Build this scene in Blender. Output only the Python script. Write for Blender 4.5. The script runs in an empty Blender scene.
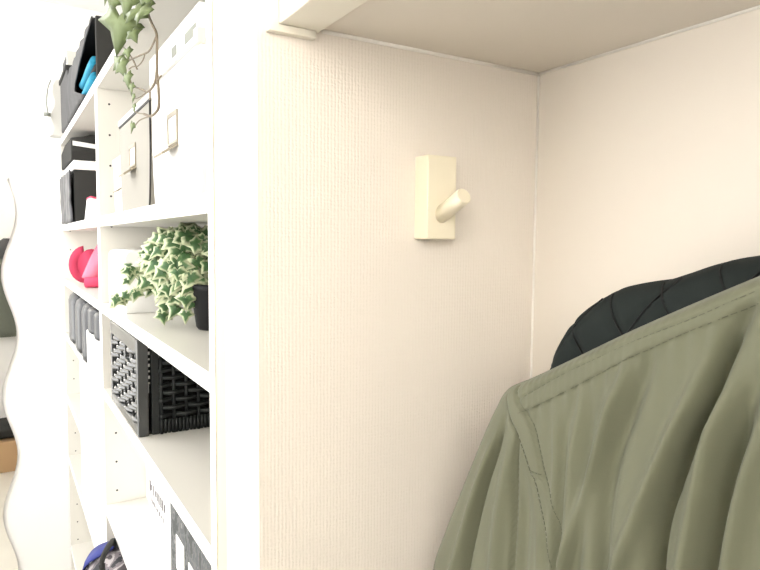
import bpy, bmesh, math, random
from mathutils import Vector, Matrix, noise
random.seed(4)
S = bpy.context.scene
C = S.collection
PI = math.pi

# ------------------------------------------------------------------ camera frame
F, YAW, PIT, ROL = 627.3, .5421, .0691, .0087
FW = Vector((math.sin(YAW)*math.cos(PIT), math.cos(YAW)*math.cos(PIT), -math.sin(PIT)))
R0 = Vector((math.cos(YAW), -math.sin(YAW), 0)); U0 = R0.cross(FW)
RR = R0*math.cos(ROL) + U0*math.sin(ROL); UU = U0*math.cos(ROL) - R0*math.sin(ROL)
def at(px, py, ax, val):
    """point of the room on the plane x/y/z = val that was measured at this spot of the photograph"""
    d = FW*F + RR*(px-380) - UU*(py-285)
    return d*(val/d[ax])

# ------------------------------------------------------------------ materials
def mat(name, col, rough=.5, spec=.5, metal=0, bump=None, var=None, coat=0, sheen=0):
    m = bpy.data.materials.new(name); m.use_nodes = True
    nt = m.node_tree; b = nt.nodes['Principled BSDF']
    b.inputs['Base Color'].default_value = (*col, 1); b.inputs['Roughness'].default_value = rough
    b.inputs['Specular IOR Level'].default_value = spec; b.inputs['Metallic'].default_value = metal
    if coat: b.inputs['Coat Weight'].default_value = coat
    if sheen: b.inputs['Sheen Weight'].default_value = sheen
    tc = nt.nodes.new('ShaderNodeTexCoord')
    if var:      # (scale, amount) gentle colour variation
        n = nt.nodes.new('ShaderNodeTexNoise'); n.inputs['Scale'].default_value = var[0]; n.inputs['Detail'].default_value = 4
        nt.links.new(tc.outputs['Object'], n.inputs['Vector'])
        mx = nt.nodes.new('ShaderNodeMix'); mx.data_type = 'RGBA'
        mx.inputs[6].default_value = (*[c*(1-var[1]) for c in col], 1); mx.inputs[7].default_value = (*[min(1, c*(1+var[1])) for c in col], 1)
        nt.links.new(n.outputs['Fac'], mx.inputs[0]); nt.links.new(mx.outputs[2], b.inputs['Base Color'])
    if bump:     # (scale, strength, distance)
        n = nt.nodes.new('ShaderNodeTexNoise'); n.inputs['Scale'].default_value = bump[0]; n.inputs['Detail'].default_value = 3
        nt.links.new(tc.outputs['Object'], n.inputs['Vector'])
        bp = nt.nodes.new('ShaderNodeBump'); bp.inputs['Strength'].default_value = bump[1]; bp.inputs['Distance'].default_value = bump[2]
        nt.links.new(n.outputs['Fac'], bp.inputs['Height']); nt.links.new(bp.outputs['Normal'], b.inputs['Normal'])
    return m

def wallpaper(name, col):
    m = mat(name, col, .75, .25); nt = m.node_tree; b = nt.nodes['Principled BSDF']
    N = nt.nodes.new; L = nt.links.new
    tc = N('ShaderNodeTexCoord')
    # irregular vertical cords broken by short woven rows
    w = N('ShaderNodeTexWave'); w.wave_type = 'BANDS'; w.bands_direction = 'X'
    w.inputs['Scale'].default_value = 92; w.inputs['Distortion'].default_value = 1.4; w.inputs['Detail'].default_value = 2
    w.inputs['Detail Scale'].default_value = 1.5; L(tc.outputs['Object'], w.inputs['Vector'])
    mp = N('ShaderNodeMapping'); mp.inputs['Scale'].default_value = (330, 1, 120); L(tc.outputs['Object'], mp.inputs['Vector'])
    n = N('ShaderNodeTexNoise'); n.inputs['Scale'].default_value = 1; n.inputs['Detail'].default_value = 2; L(mp.outputs[0], n.inputs['Vector'])
    w2 = N('ShaderNodeTexWave'); w2.bands_direction = 'Z'; w2.inputs['Scale'].default_value = 75
    w2.inputs['Distortion'].default_value = 5; w2.inputs['Detail Scale'].default_value = 3; L(tc.outputs['Object'], w2.inputs['Vector'])
    a = N('ShaderNodeMath'); a.operation = 'MULTIPLY_ADD'; L(w.outputs['Fac'], a.inputs[0]); a.inputs[1].default_value = .55; L(n.outputs['Fac'], a.inputs[2])
    c = N('ShaderNodeMath'); c.operation = 'MULTIPLY_ADD'; L(w2.outputs['Fac'], c.inputs[0]); c.inputs[1].default_value = .3; L(a.outputs[0], c.inputs[2])
    bp = N('ShaderNodeBump'); bp.inputs['Strength'].default_value = .38; bp.inputs['Distance'].default_value = .0008
    L(c.outputs[0], bp.inputs['Height']); L(bp.outputs['Normal'], b.inputs['Normal'])
    return m

def ramp_mat(name, stops, scale, rough=.8, detail=3):
    m = mat(name, stops[0][1], rough); nt = m.node_tree
    tc = nt.nodes.new('ShaderNodeTexCoord'); n = nt.nodes.new('ShaderNodeTexNoise'); n.inputs['Scale'].default_value = scale; n.inputs['Detail'].default_value = detail
    r = nt.nodes.new('ShaderNodeValToRGB'); r.color_ramp.interpolation = 'CONSTANT'
    while len(r.color_ramp.elements) < len(stops): r.color_ramp.elements.new(.5)
    for e, (p, c) in zip(r.color_ramp.elements, stops): e.position = p; e.color = (*c, 1)
    nt.links.new(tc.outputs['Object'], n.inputs['Vector']); nt.links.new(n.outputs['Fac'], r.inputs[0]); nt.links.new(r.outputs[0], nt.nodes['Principled BSDF'].inputs['Base Color'])
    return m

def leaf_mat(name, inner, mid, edge, e0=.55, e1=.8):
    """leaf colour runs from the middle of each leaf (U=0) to its margin (U=1)"""
    m = mat(name, mid, .45, .4); nt = m.node_tree; N = nt.nodes.new; L = nt.links.new
    uv = N('ShaderNodeUVMap'); sp = N('ShaderNodeSeparateXYZ'); L(uv.outputs[0], sp.inputs[0])
    tc = N('ShaderNodeTexCoord'); n = N('ShaderNodeTexNoise'); n.inputs['Scale'].default_value = 90; L(tc.outputs['Object'], n.inputs['Vector'])
    a = N('ShaderNodeMath'); a.operation = 'MULTIPLY_ADD'; L(n.outputs['Fac'], a.inputs[0]); a.inputs[1].default_value = .5; L(sp.outputs[0], a.inputs[2])
    s = N('ShaderNodeMath'); s.operation = 'SUBTRACT'; L(a.outputs[0], s.inputs[0]); s.inputs[1].default_value = .25
    r = N('ShaderNodeValToRGB'); e = r.color_ramp.elements
    e[0].position = .05; e[0].color = (*inner, 1); e[1].position = e1; e[1].color = (*edge, 1)
    x = e.new(e0); x.color = (*mid, 1)
    L(s.outputs[0], r.inputs[0]); L(r.outputs[0], nt.nodes['Principled BSDF'].inputs['Base Color'])
    nt.nodes['Principled BSDF'].inputs['Transmission Weight'].default_value = 0
    return m

M = {}
M['paper'] = wallpaper('embossed wallpaper', (.83, .765, .69))
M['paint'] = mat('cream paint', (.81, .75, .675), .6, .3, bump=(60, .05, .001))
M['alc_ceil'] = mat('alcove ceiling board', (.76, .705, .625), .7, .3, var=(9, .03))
M['white_paint'] = mat('white wall paint', (.86, .85, .83), .6, .3)
M['floor'] = mat('pale laminate', (.72, .68, .6), .4, .5, var=(3, .08))
M['beam'] = mat('beam paint', (.82, .78, .68), .5, .4)
M['casing'] = mat('cream casing', (.80, .70, .40), .5, .4)
M['lam'] = mat('off white laminate', (.66, .64, .59), .35, .4)  # board colour darkened, so the shade on the shelves is painted in
M['drilled'] = mat('white laminate with shelf pin holes', (.74, .72, .665), .35, .4)  # side panels toned down the same way, shade in the colour
def drill(m):
    nt = m.node_tree; N = nt.nodes.new; L = nt.links.new
    def mth(op, a, b=None):
        n = N('ShaderNodeMath'); n.operation = op
        for i, q in enumerate((a, b)):
            if q is None: continue
            if isinstance(q, (int, float)): n.inputs[i].default_value = q
            else: L(q, n.inputs[i])
        return n.outputs[0]
    tc = N('ShaderNodeTexCoord'); sp = N('ShaderNodeSeparateXYZ'); L(tc.outputs['Object'], sp.inputs[0])
    # the panel's own origin is on the shelf front at floor height
    z = mth('ABSOLUTE', mth('SUBTRACT', mth('MODULO', mth('ADD', sp.outputs[2], (-1.75+.0385)+.0666*60+.0333), .0666), .0333))
    x = mth('MINIMUM', mth('ABSOLUTE', mth('SUBTRACT', sp.outputs[0], .0236)), mth('ABSOLUTE', mth('SUBTRACT', sp.outputs[0], .254)))
    r = mth('SQRT', mth('ADD', mth('MULTIPLY', x, x), mth('MULTIPLY', z, z)))
    k = mth('LESS_THAN', r, .0023)
    mx = N('ShaderNodeMix'); mx.data_type = 'RGBA'; mx.inputs[6].default_value = (.74, .72, .665, 1); mx.inputs[7].default_value = (.02, .02, .02, 1)
    L(k, mx.inputs[0]); L(mx.outputs[2], nt.nodes['Principled BSDF'].inputs['Base Color'])
drill(M['drilled'])
M['lam_edge'] = mat('white edge band', (.89, .885, .87), .4, .4)  # brighter than the boards: the lit front edges are put into the colour
M['hole'] = mat('pin hole dark', (.02, .02, .02), .9)
M['caulk'] = mat('caulk bead', (.92, .89, .83), .5)
M['hook'] = mat('cream lacquered wood', (.86, .79, .62), .35, .5)
M['box_white'] = mat('white board box', (.88, .875, .86), .5, .4)
M['box_grey'] = mat('greige board box', (.30, .285, .25), .6, .3)
M['box_edge'] = mat('black board edge', (.02, .02, .02), .6)
M['metal'] = mat('nickel label frame', (.30, .265, .20), .4, .4)
M['bag_white'] = mat('greige paper', (.55, .54, .50), .7)
M['card'] = mat('white card', (.88, .87, .85), .6)
M['slot'] = mat('grey slot', (.22, .23, .2), .7)
M['wicker'] = mat('black lacquered wicker', (.012, .014, .015), .28, .8, bump=(220, .25, .001), coat=.8)
M['lining'] = mat('black cloth lining', (.006, .006, .006), .95, .1)  # near black, paints shade into the gaps of the weave
M['wicker_side'] = mat('matt black wicker', (.010, .012, .012), .5, .35, bump=(220, .25, .001))
M['fab_black'] = mat('black fabric', (.035, .035, .033), .85, .2, bump=(300, .3, .001))
M['fab_grey'] = mat('dark grey quilted fabric', (.07, .07, .072), .75, .3, bump=(200, .3, .001))
M['turq'] = mat('turquoise fabric', (.0, .22, .36), .7)
M['pink'] = mat('pink cotton', (.60, .05, .12), .75, bump=(150, .3, .001))
M['pink_light'] = mat('pale pink cotton', (.70, .16, .24), .75, bump=(150, .3, .001))
M['leather'] = mat('black soft leather', (.028, .030, .036), .32, .6, bump=(60, .25, .003))
M['coat_green'] = mat('olive green nylon', (.116, .119, .076), .65, .3, bump=(900, .12, .0005), var=(14, .05), sheen=.1)
M['thread'] = mat('olive thread', (.068, .07, .043), .8)
M['quilt'] = mat('black quilted nylon', (.020, .025, .024), .85, .12)
M['camo'] = ramp_mat('grey patterned fabric', [(0, (.03, .03, .035)), (.43, (.16, .14, .15)), (.52, (.36, .33, .33)), (.62, (.07, .06, .065))], 22)
M['blue'] = mat('blue fabric', (.02, .03, .19), .7)
M['print'] = ramp_mat('printed grey box board', [(0, (.06, .065, .065)), (.45, (.13, .135, .135)), (.55, (.09, .095, .10)), (.66, (.22, .22, .22))], 60)
M['ink'] = mat('dark ink', (.13, .12, .13), .7)
M['leaf_v'] = leaf_mat('variegated ivy leaf', (.03, .085, .03), (.07, .155, .05), (.60, .65, .43), .56, .84)
M['leaf_g'] = leaf_mat('green ivy leaf', (.19, .24, .11), (.125, .165, .06), (.10, .135, .05), .5, .9)
M['stem'] = mat('brown ivy stem', (.17, .135, .09), .7)
M['stem_g'] = mat('green ivy stem', (.42, .48, .25), .6)
M['pot'] = mat('black plastic pot', (.005, .005, .006), .5, .25)
M['soil'] = mat('potting soil', (.03, .02, .014), .95, bump=(80, 1, .004))
M['ceramic'] = mat('white ceramic', (.85, .85, .83), .2)
M['mirror'] = mat('mirror silver', (.93, .94, .93), .01, .5, 1)
M['cardboard'] = mat('tan cardboard', (.50, .32, .17), .8)
M['coat_rear'] = mat('grey green wool', (.13, .14, .11), .9, bump=(120, .5, .003))
M['rubber'] = mat('dark rubber', (.02, .02, .02), .8)

# ------------------------------------------------------------------ mesh helpers
class MB:
    def __init__(s): s.v = []; s.f = []; s.m = []; s.uv = {}
    def add(s, vs, fs, mi=0):
        o = len(s.v); s.v += [tuple(v) for v in vs]
        for f in fs: s.f.append([i+o for i in f]); s.m.append(mi)
        return o
    def box(s, a, b, mi=0):
        (x0, y0, z0), (x1, y1, z1) = a, b
        s.add([(x0,y0,z0),(x1,y0,z0),(x1,y1,z0),(x0,y1,z0),(x0,y0,z1),(x1,y0,z1),(x1,y1,z1),(x0,y1,z1)],
              [(0,3,2,1),(4,5,6,7),(0,1,5,4),(1,2,6,5),(2,3,7,6),(3,0,4,7)], mi); return s
    def tube(s, pts, r, n=8, mi=0, flat=1, up=None):
        pts = [Vector(p) for p in pts]; k = len(pts); rs = r if isinstance(r, (list, tuple)) else [r]*k
        vs = []; ref = Vector(up) if up else Vector((.13, .21, .97))
        for i, p in enumerate(pts):
            t = (pts[min(i+1, k-1)]-pts[max(i-1, 0)])
            t = t.normalized() if t.length > 1e-9 else Vector((0, 0, 1))
            a = t.cross(ref)
            if a.length < .05: a = t.cross(Vector((1, 0, 0)))
            a.normalize(); b = a.cross(t)
            for j in range(n):
                q = 2*PI*j/n; vs.append(p + a*(math.cos(q)*rs[i]*flat) + b*(math.sin(q)*rs[i]))
        fs = [(i*n+j, i*n+(j+1) % n, (i+1)*n+(j+1) % n, (i+1)*n+j) for i in range(k-1) for j in range(n)]
        fs += [tuple(range(n-1, -1, -1)), tuple(range((k-1)*n, k*n))]
        s.add(vs, fs, mi); return s
    def prism(s, poly, ax, a, b, mi=0):
        """polygon in the two other axes, extruded along axis ax from a to b"""
        def P(p, t):
            q = list(p); q.insert(ax, t); return tuple(q)
        n = len(poly); s.add([P(p, a) for p in poly]+[P(p, b) for p in poly],
              [tuple(range(n)), tuple(range(2*n-1, n-1, -1))]+[(i, (i+1) % n, n+(i+1) % n, n+i) for i in range(n)], mi); return s
    def loft(s, rings, mi=0, caps=True):
        n = len(rings[0]); vs = [v for r in rings for v in r]
        fs = [(i*n+j, i*n+(j+1) % n, (i+1)*n+(j+1) % n, (i+1)*n+j) for i in range(len(rings)-1) for j in range(n)]
        if caps: fs += [tuple(range(n-1, -1, -1)), tuple(range((len(rings)-1)*n, len(rings)*n))]
        s.add(vs, fs, mi); return s
    def build(s, name, mats, parent=None, smooth=False, bevel=0, subsurf=0, seg=2):
        me = bpy.data.meshes.new(name); me.from_pydata(s.v, [], s.f)
        for m in (mats if isinstance(mats, list) else [mats]): me.materials.append(m)
        for p, mi in zip(me.polygons, s.m): p.material_index = mi; p.use_smooth = smooth
        bm = bmesh.new(); bm.from_mesh(me); bmesh.ops.recalc_face_normals(bm, faces=bm.faces); bm.to_mesh(me); bm.free()
        o = bpy.data.objects.new(name, me); C.objects.link(o)
        if parent:
            o.parent = parent; 
            w = Vector((0, 0, 0)); q = parent
            while q: w += q.location; q = q.parent
            me.transform(Matrix.Translation(-w))
        if bevel:
            b = o.modifiers.new('bevel', 'BEVEL'); b.width = bevel; b.segments = seg; b.limit_method = 'ANGLE'; b.angle_limit = math.radians(40)
        if subsurf:
            b = o.modifiers.new('sub', 'SUBSURF'); b.levels = subsurf; b.render_levels = subsurf
        return o
def thing(name, label, cat, loc=(0, 0, 0), group=None):
    o = bpy.data.objects.new(name, None); C.objects.link(o); o.location = loc; o.empty_display_size = .02
    o['label'] = label; o['category'] = cat
    if group: o['group'] = group
    return o
def tag(o, label, cat, group=None):
    o['label'] = label; o['category'] = cat
    if group: o['group'] = group
    return o
def struct(name, a, b, m, bevel=0):
    o = MB().box(a, b).build(name, m, bevel=bevel); o['kind'] = 'structure'; return o

# ------------------------------------------------------------------ measured levels
XS, XB, YW = .186, .507, .51          # shelf front, alcove back wall, papered side wall
ZC = .184                             # alcove ceiling
FL, CE = -1.75, .82                   # floor and room ceiling
YN, YD, YF, YE = .658, 1.503, 2.489, 2.52
TH = .0214
A, B, Cc, D, E_ = .3476, .0495, -.1409, -.3322, -.600
XR, XL, YR = .72, -1.0, -.75          # far right, left wall, rear wall

# ------------------------------------------------------------------ the room
struct('floor', (XL-.1, YR-.1, FL-.1), (XR, YE+.1, FL), M['floor'])
struct('ceiling', (XL-.1, YR-.1, CE), (XR, YE+.1, CE+.1), M['white_paint'])
struct('wall_end', (XL-.1, YE, FL), (XR, YE+.1, CE), M['white_paint'])
struct('wall_rear', (XL-.1, YR-.1, FL), (XR, YR, CE), M['white_paint'])
struct('wall_back', (XB, YR, FL), (XB+.05, YW+.0, ZC), M['paint'])
struct('wall_alcove', (XS, YW, FL), (XR, .603, CE), M['paper'])
struct('wall_right', (.49, .603, FL), (XR, YE, CE), M['white_paint'])
struct('trim_1', (XS, .603, FL), (.49, .636, CE), M['casing'], .001)
# left wall with its window opening
WY0, WY1, WZ0, WZ1 = .55, 2.42, -.80, .70
m = MB()
m.box((XL-.1, YR, FL), (XL, WY0, CE)).box((XL-.1, WY1, FL), (XL, YE, CE)).box((XL-.1, WY0, FL), (XL, WY1, WZ0)).box((XL-.1, WY0, WZ1), (XL, WY1, CE))
o = m.build('wall_left', M['white_paint']); o['kind'] = 'structure'
m = MB()
for y in (WY0, (WY0+WY1)/2-.02, WY1-.04): m.box((XL-.07, y, WZ0), (XL-.03, y+.04, WZ1))
for z in (WZ0, WZ1-.04): m.box((XL-.07, WY0+.04, z), (XL-.03, WY1-.04, z+.04))
o = m.build('window_1', M['beam'], bevel=.003); o['kind'] = 'structure'
# alcove ceiling board with the cupboard front above it
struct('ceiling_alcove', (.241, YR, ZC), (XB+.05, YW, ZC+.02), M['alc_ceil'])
bx0, bx1, bz = .2025, .241, .1800
o = struct('trim_2', (bx0, YR, bz), (bx1, YW-.0005, CE), M['beam'], .0015); o.name = 'trim_2'
m = MB().prism([(.1935, .1735), (.2365, .1735), (.2365, bz), (bx0, bz), (bx0, .5), (.1935, .5)], 1, YW-.008, YW)
o = m.build('trim_3', M['beam'], bevel=.0008); o['kind'] = 'structure'
m = MB().tube([(.245, YW-.001, ZC-.0005), (XB, YW-.001, ZC-.0005)], .0022, 6).tube([(XB-.001, YW, ZC-.0005), (XB-.001, YR, ZC-.0005)], .0017, 6).tube([(XB-.0005, YW-.0005, ZC), (XB-.0005, YW-.0005, -1.7)], .0014, 6)
o = m.build('trim_4', M['caulk'], smooth=True); o['kind'] = 'structure'

# ------------------------------------------------------------------ peg on the papered wall
def peg_hook(label, c, width, depth, height, axis_out, tip, r, name='wall_hook', group=None):
    """c: middle of the plate where it meets the wall"""
    t = thing(name, label, 'hook', c, group)
    c = Vector(c); out = Vector(axis_out); side = Vector((0, 0, 1)).cross(out)
    vs = []
    for s in (-1, 1):
        for k in (0, 1):
            for z in (-1, 1): vs.append(c + side*(s*width/2) + out*(k*depth) + Vector((0, 0, z*height/2)))
    p = MB(); p.add(vs, [(0,1,3,2),(4,6,7,5),(0,4,5,1),(2,3,7,6),(0,2,6,4),(1,5,7,3)])
    p.build('back_plate', M['hook'], t, bevel=.0012, seg=3)
    base = c + out*(depth-.004) + Vector((0, 0, -height*.22)); tip = Vector(tip)
    d = (tip-base).normalized(); L = (tip-base).length
    p = MB().tube([base, base+d*(L-.0012), base+d*(L-.0004), tip], [r, r, r*.96, r*.88], 32)
    o = p.build('peg', M['hook'], t, smooth=False)
    for f in o.data.polygons: f.use_smooth = len(f.vertices) == 4
    return t
peg_hook('cream wooden hook with a slanted round peg on the papered wall', (.3625, YW, .0425), .034, .022, .0795, (0, -1, 0), (.3625, .4545, .0425), .0078)

# ------------------------------------------------------------------ shelving
def shelf_unit(label, y0, y1, shelves, holes_on):
    t = thing('shelving_unit', label, 'shelf unit', (XS, (y0+y1)/2, FL), 'white shelving units')
    zt = A
    for (ya, yb, inner) in ((y0, y0+.02, y0+.02), (y1, y1+.019, y1)):
        p = MB().box((XS, ya, FL), (.486, yb, zt-.0214 if True else zt))
        sp = p.build('side_panel', M['drilled'], t)
        MB().box((XS-.0005, ya, FL), (XS+.0003, yb, zt-TH)).build('edge_band', M['lam_edge'], sp)  # thin strip that carries the painted brightness of the front edge
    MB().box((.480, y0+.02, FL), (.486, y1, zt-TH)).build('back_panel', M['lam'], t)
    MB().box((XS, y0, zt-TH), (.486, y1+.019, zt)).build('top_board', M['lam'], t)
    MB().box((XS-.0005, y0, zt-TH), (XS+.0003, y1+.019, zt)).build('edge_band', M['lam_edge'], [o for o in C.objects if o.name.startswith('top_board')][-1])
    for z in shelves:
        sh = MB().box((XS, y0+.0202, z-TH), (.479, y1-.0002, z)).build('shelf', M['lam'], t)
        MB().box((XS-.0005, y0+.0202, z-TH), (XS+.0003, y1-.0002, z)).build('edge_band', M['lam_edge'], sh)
    return t
shelf_unit('near white shelving unit holding the storage boxes, ivy and wicker basket', YN-.02, YD, [B, Cc, D, E_, -.93, -1.25, -1.66], None)
shelf_unit('far white shelving unit holding the pink cap and black bags', YD+.0195, YF, [B, Cc, D, -.56, -.785, -1.12, -1.66], None)

# ------------------------------------------------------------------ storage boxes between top board and second shelf
def rounded_face(y0, y1, z0, z1, bow, n=14):
    """outline in (y,z) whose upright edges bow towards the bottom"""
    pts = []
    for k in range(n+1):
        f = k/n; s = bow*(max(0, 1-f*1.4)**2.2)
        pts.append((y0+s, z0+(z1-z0)*f))
    for k in range(n, -1, -1):
        f = k/n; s = bow*(max(0, 1-f*1.4)**2.2)
        pts.append((y1-s, z0+(z1-z0)*f))
    return pts
def label_holder(t, y, z, w, h, x):
    hold = MB()
    e = .0035
    hold.box((x-.002, y-w/2, z-h/2), (x+.001, y-w/2+e, z+h/2)).box((x-.002, y+w/2-e, z-h/2), (x+.001, y+w/2, z+h/2))
    hold.box((x-.002, y-w/2+e, z+h/2-e*1.6), (x+.001, y+w/2-e, z+h/2)).box((x-.002, y-w/2+e, z-h/2), (x+.001, y+w/2-e, z-h/2+e))
    # finger pull under the frame
    hold.add([(x, y-w/2, z-h/2), (x, y+w/2, z-h/2), (x-.020, y+w/2, z-h/2-.014), (x-.020, y-w/2, z-h/2-.014), (x-.0185, y+w/2, z-h/2-.0165), (x-.0185, y-w/2, z-h/2-.0165), (x, y+w/2, z-h/2-.004), (x, y-w/2, z-h/2-.004)],
             [(0,1,2,3), (3,2,4,5), (5,4,6,7), (7,6,1,0), (0,3,5,7), (1,6,4,2)])
    o = hold.build('label_holder', M['metal'], t)
    MB().box((x-.0006, y-w/2+e, z-h/2+e), (x+.0004, y+w/2-e, z+h/2-e*1.6)).build('label_card', M['card'], o)
def storage_box(label, y0, y1, ztop, zlid, body, lid, xf=XS+.003, bow=.012, lab=None, rim=None, slots=False, group='storage boxes under the top board'):
    t = thing('storage_box', label, 'box', (xf+.1, (y0+y1)/2, B), group)
    MB().prism(rounded_face(y0, y1, B, ztop, bow), 0, xf, .46).build('box_body', body, t, bevel=.0015)
    if rim:
        e = [(xf-.0004, yy+.0003, zz) for yy, zz in rounded_face(y0, y1, B, ztop, bow)[:15]]
        MB().tube(e, .0013, 6).build('edge_binding', rim, t, smooth=True)
    if rim: MB().box((xf-.0012, y0-.001, ztop-.0005), (.462, y1+.001, ztop+.003)).build('rim', rim, t)
    l = MB().box((xf-.002, y0-.0015, ztop+(.003 if rim else .0005)), (.463, y1+.0015, zlid)).build('lid', lid, t, bevel=.0015)
    if slots:
        for a, b in slots: MB().box((xf-.0026, a, ztop+.009), (xf-.0016, b, ztop+.021)).build('slot', M['slot'], l)
        MB().tube([(xf-.003, y0+.01, ztop+.0015), (xf-.003, y1-.01, ztop+.0015)], .0012, 6).box((xf-.005, y0-.002, ztop-.004), (xf+.004, y0+.012, ztop+.012)).build('lid_clip', M['beam'], l)
    if lab: label_holder(t, *lab, xf)
    return t
storage_box('large white storage box with slotted lid beside the right side panel', .690, .952, .2145, .254, M['box_white'], M['box_white'], lab=(.822, .140, .052, .040), slots=[(.700, .750), (.79, .815)], bow=.014)
storage_box('greige storage box with black rim between two white boxes', .962, 1.235, .2005, .2125, M['box_grey'], M['box_white'], lab=(1.105, .1375, .055, .036), rim=M['box_edge'])
storage_box('small white storage box half hidden beside the centre panel', 1.245, 1.43, .150, .165, M['box_white'], M['box_white'], lab=(1.29, .125, .05, .04), xf=XS+.02)

# white box behind the ivy
t = thing('storage_box', 'white lidded box standing behind the variegated ivy', 'box', (.27, 1.37, Cc), None)
def arc_top(x0, x1, z0, z1, sag, r=.016, n=10):
    p = [(x0, z0), (x1, z0), (x1, z1-sag)]
    for k in range(1, n): f = k/n; p.append((x1+(x0+r-x1)*f, z1-sag+sag*math.sin(f*PI/2)))
    for k in range(6): a = PI/2+k*PI/10; p.append((x0+r+r*math.cos(a), z1-r+r*math.sin(a)))
    return p
MB().prism(arc_top(.198, .46, Cc, -.021, .004), 1, 1.262, 1.48).build('box_body', M['box_white'], t, bevel=.0015)

# ------------------------------------------------------------------ wicker basket
def basket():
    y0, y1, z0, z1, x0, x1 = 1.092, 1.392, D, -.1665, XS+.001, .45
    t = thing('wicker_basket', 'black woven wicker basket standing on the white shelf', 'basket', ((x0+x1)/2, (y0+y1)/2, D))
    W = M['wicker']
    fx = x0+.018
    p = MB()
    p.box((x0, y0, z0), (fx, y0+.014, z1)).box((x0, y1-.014, z0), (fx, y1, z1)).box((x0, y0+.014, z1-.026), (fx, y1-.014, z1)).box((x0, y0+.014, z0), (fx, y1-.014, z0+.016))
    hy0, hy1 = 1.190, 1.240
    p.build('front_frame', W, t, bevel=.0025)
    # front weave: fat strands bulging over upright stakes
    p = MB(); ya, yb = y0+.012, y1-.012; za, zb = z0+.014, z1-.024
    nst = 7; rows = 10
    for k in range(nst+1):
        y = ya+(yb-ya)*k/nst; p.tube([(x0+.008, y, za), (x0+.008, y, zb-(.036 if hy0-.004 < y < hy1+.004 else 0))], .0022, 6)
    for r in range(rows):
        z = za+(zb-za)*(r+.5)/rows
        segs = [(0, nst)]
        pts = []
        for q in range(nst*8+1):
            u = q/8; y = ya+(yb-ya)*u/nst
            w = math.cos(PI*u)*(1 if r % 2 else -1)
            pts.append((x0+.0075-.0068*w, y, z))
        inhole = lambda P: hy0 < P[1] < hy1 and z > zb-.030
        run = []
        for P in pts:
            if inhole(P):
                if len(run) > 2: p.tube(run, .0044, 7, flat=.55)
                run = []
            else: run.append(P)
        if len(run) > 2: p.tube(run, .0044, 7, flat=.55)
    p.build('woven_front', W, t, smooth=True)
    MB().box((x0+.0145, ya, za), (x0+.0155, yb, zb+.002)).box((fx+.021, y0+.009, z0+.004), (x1-.015, y0+.011, z1-.012)).build('lining', M['lining'], t)  # dark sheets added behind the weave so its gaps look shaded
    MB().box((x0+.004, hy0-.007, zb-.037), (fx-.002, hy1+.007, zb-.030)).box((x0+.004, hy0-.007, zb-.030), (fx-.002, hy0, zb+.002)).box((x0+.004, hy1, zb-.030), (fx-.002, hy1+.007, zb+.002)).build('handle_opening', W, t, bevel=.002)
    # side seen past the front panel
    for yy, sgn in ((y0+.004, -1), (y1-.004, 1)):
        p = MB(); xa = fx+.005
        p.box((xa, min(yy, yy-sgn*.012), z0), (xa+.014, max(yy, yy-sgn*.012), z1-.002))
        p.box((x1-.014, min(yy, yy-sgn*.012), z0), (x1, max(yy, yy-sgn*.012), z1-.002))
        p.box((xa+.014, min(yy, yy-sgn*.01), z1-.022), (x1-.014, max(yy, yy-sgn*.01), z1-.002))
        s = p.build('side_panel', M['wicker_side'], t, bevel=.002)
        p = MB(); n = 10
        for k in range(n+1):
            x = xa+.016+(x1-.014-xa-.016)*k/n; p.tube([(x, yy, z0), (x, yy, z1-.02)], .0028, 6)
        for r in range(9):
            z = z0+.032+(z1-.03-z0-.032)*r/8
            pts = [(xa+.012+(x1-.02-xa)*q/(n*6), yy+.0045*math.cos(PI*q/6)*(1 if r % 2 else -1), z) for q in range(n*6+1)]
            p.tube(pts, .0042, 6)
        for k in range(34):
            x = xa+.016+(x1-.03-xa)*k/34; p.tube([(x, yy-.001, z0+.001), (x, yy-.001, z0+.024)], .0029, 5)
        p.build('woven_side', M['wicker_side'], s, smooth=True)
    p = MB().box((fx, y0+.012, z0), (x1, y1-.012, z0+.006)).box((x1-.008, y0+.01, z0+.006), (x1, y1-.01, z1)); p.build('basket_inside', M['fab_black'], t)
basket()

# ------------------------------------------------------------------ ivy
LOBES = [(0, 0), (.13, -.22), (.36, -.27), (.41, -.05), (.66, .16), (.44, .29), (.27, .40), (.19, .62), (0, 1.05)]
LOBES = LOBES + [(-x, y) for x, y in LOBES[-2:0:-1]]
def leaf(p, pos, direction, normal, size, cup=.15, w=1):
    """one five-lobed ivy leaf; the stalk end at pos, the tip along direction"""
    d = Vector(direction).normalized(); n = Vector(normal); n = (n-d*n.dot(d)).normalized(); s = d.cross(n)
    pos = Vector(pos); n0 = len(p.v)
    def P(x, y, h=0): return pos + s*(x*size*w) + d*((y+.3)*size*.85) + n*(h*size)
    ctr = P(0, .12, .05)
    ring_in = [P(x*.5, .12+(y-.12)*.5, .05-cup*.35*abs(x)-.1*max(0, y-.3)) for x, y in LOBES]
    ring_out = [P(x, y, .0-cup*(abs(x)*1.2+.5*max(0, y-.3))+random.uniform(-.03, .03)) for x, y in LOBES]
    k = len(LOBES)
    p.add([ctr]+ring_in+ring_out, [(0, 1+i, 1+(i+1) % k) for i in range(k)]+[(1+i, 1+k+i, 1+k+(i+1) % k, 1+(i+1) % k) for i in range(k)])
    p.uv[n0] = 0
    for i in range(k): p.uv[n0+1+i] = .45; p.uv[n0+1+k+i] = 1
def leaf_build(p, name, m, parent):
    uv = dict(p.uv); o = p.build(name, m, parent, smooth=True)
    l = o.data.uv_layers.new(name='UVMap')
    for lp in o.data.loops: l.data[lp.index].uv = (uv.get(lp.vertex_index, .5), .5)
    sd = o.modifiers.new('thick', 'SOLIDIFY'); sd.thickness = .0004
    return o
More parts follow.
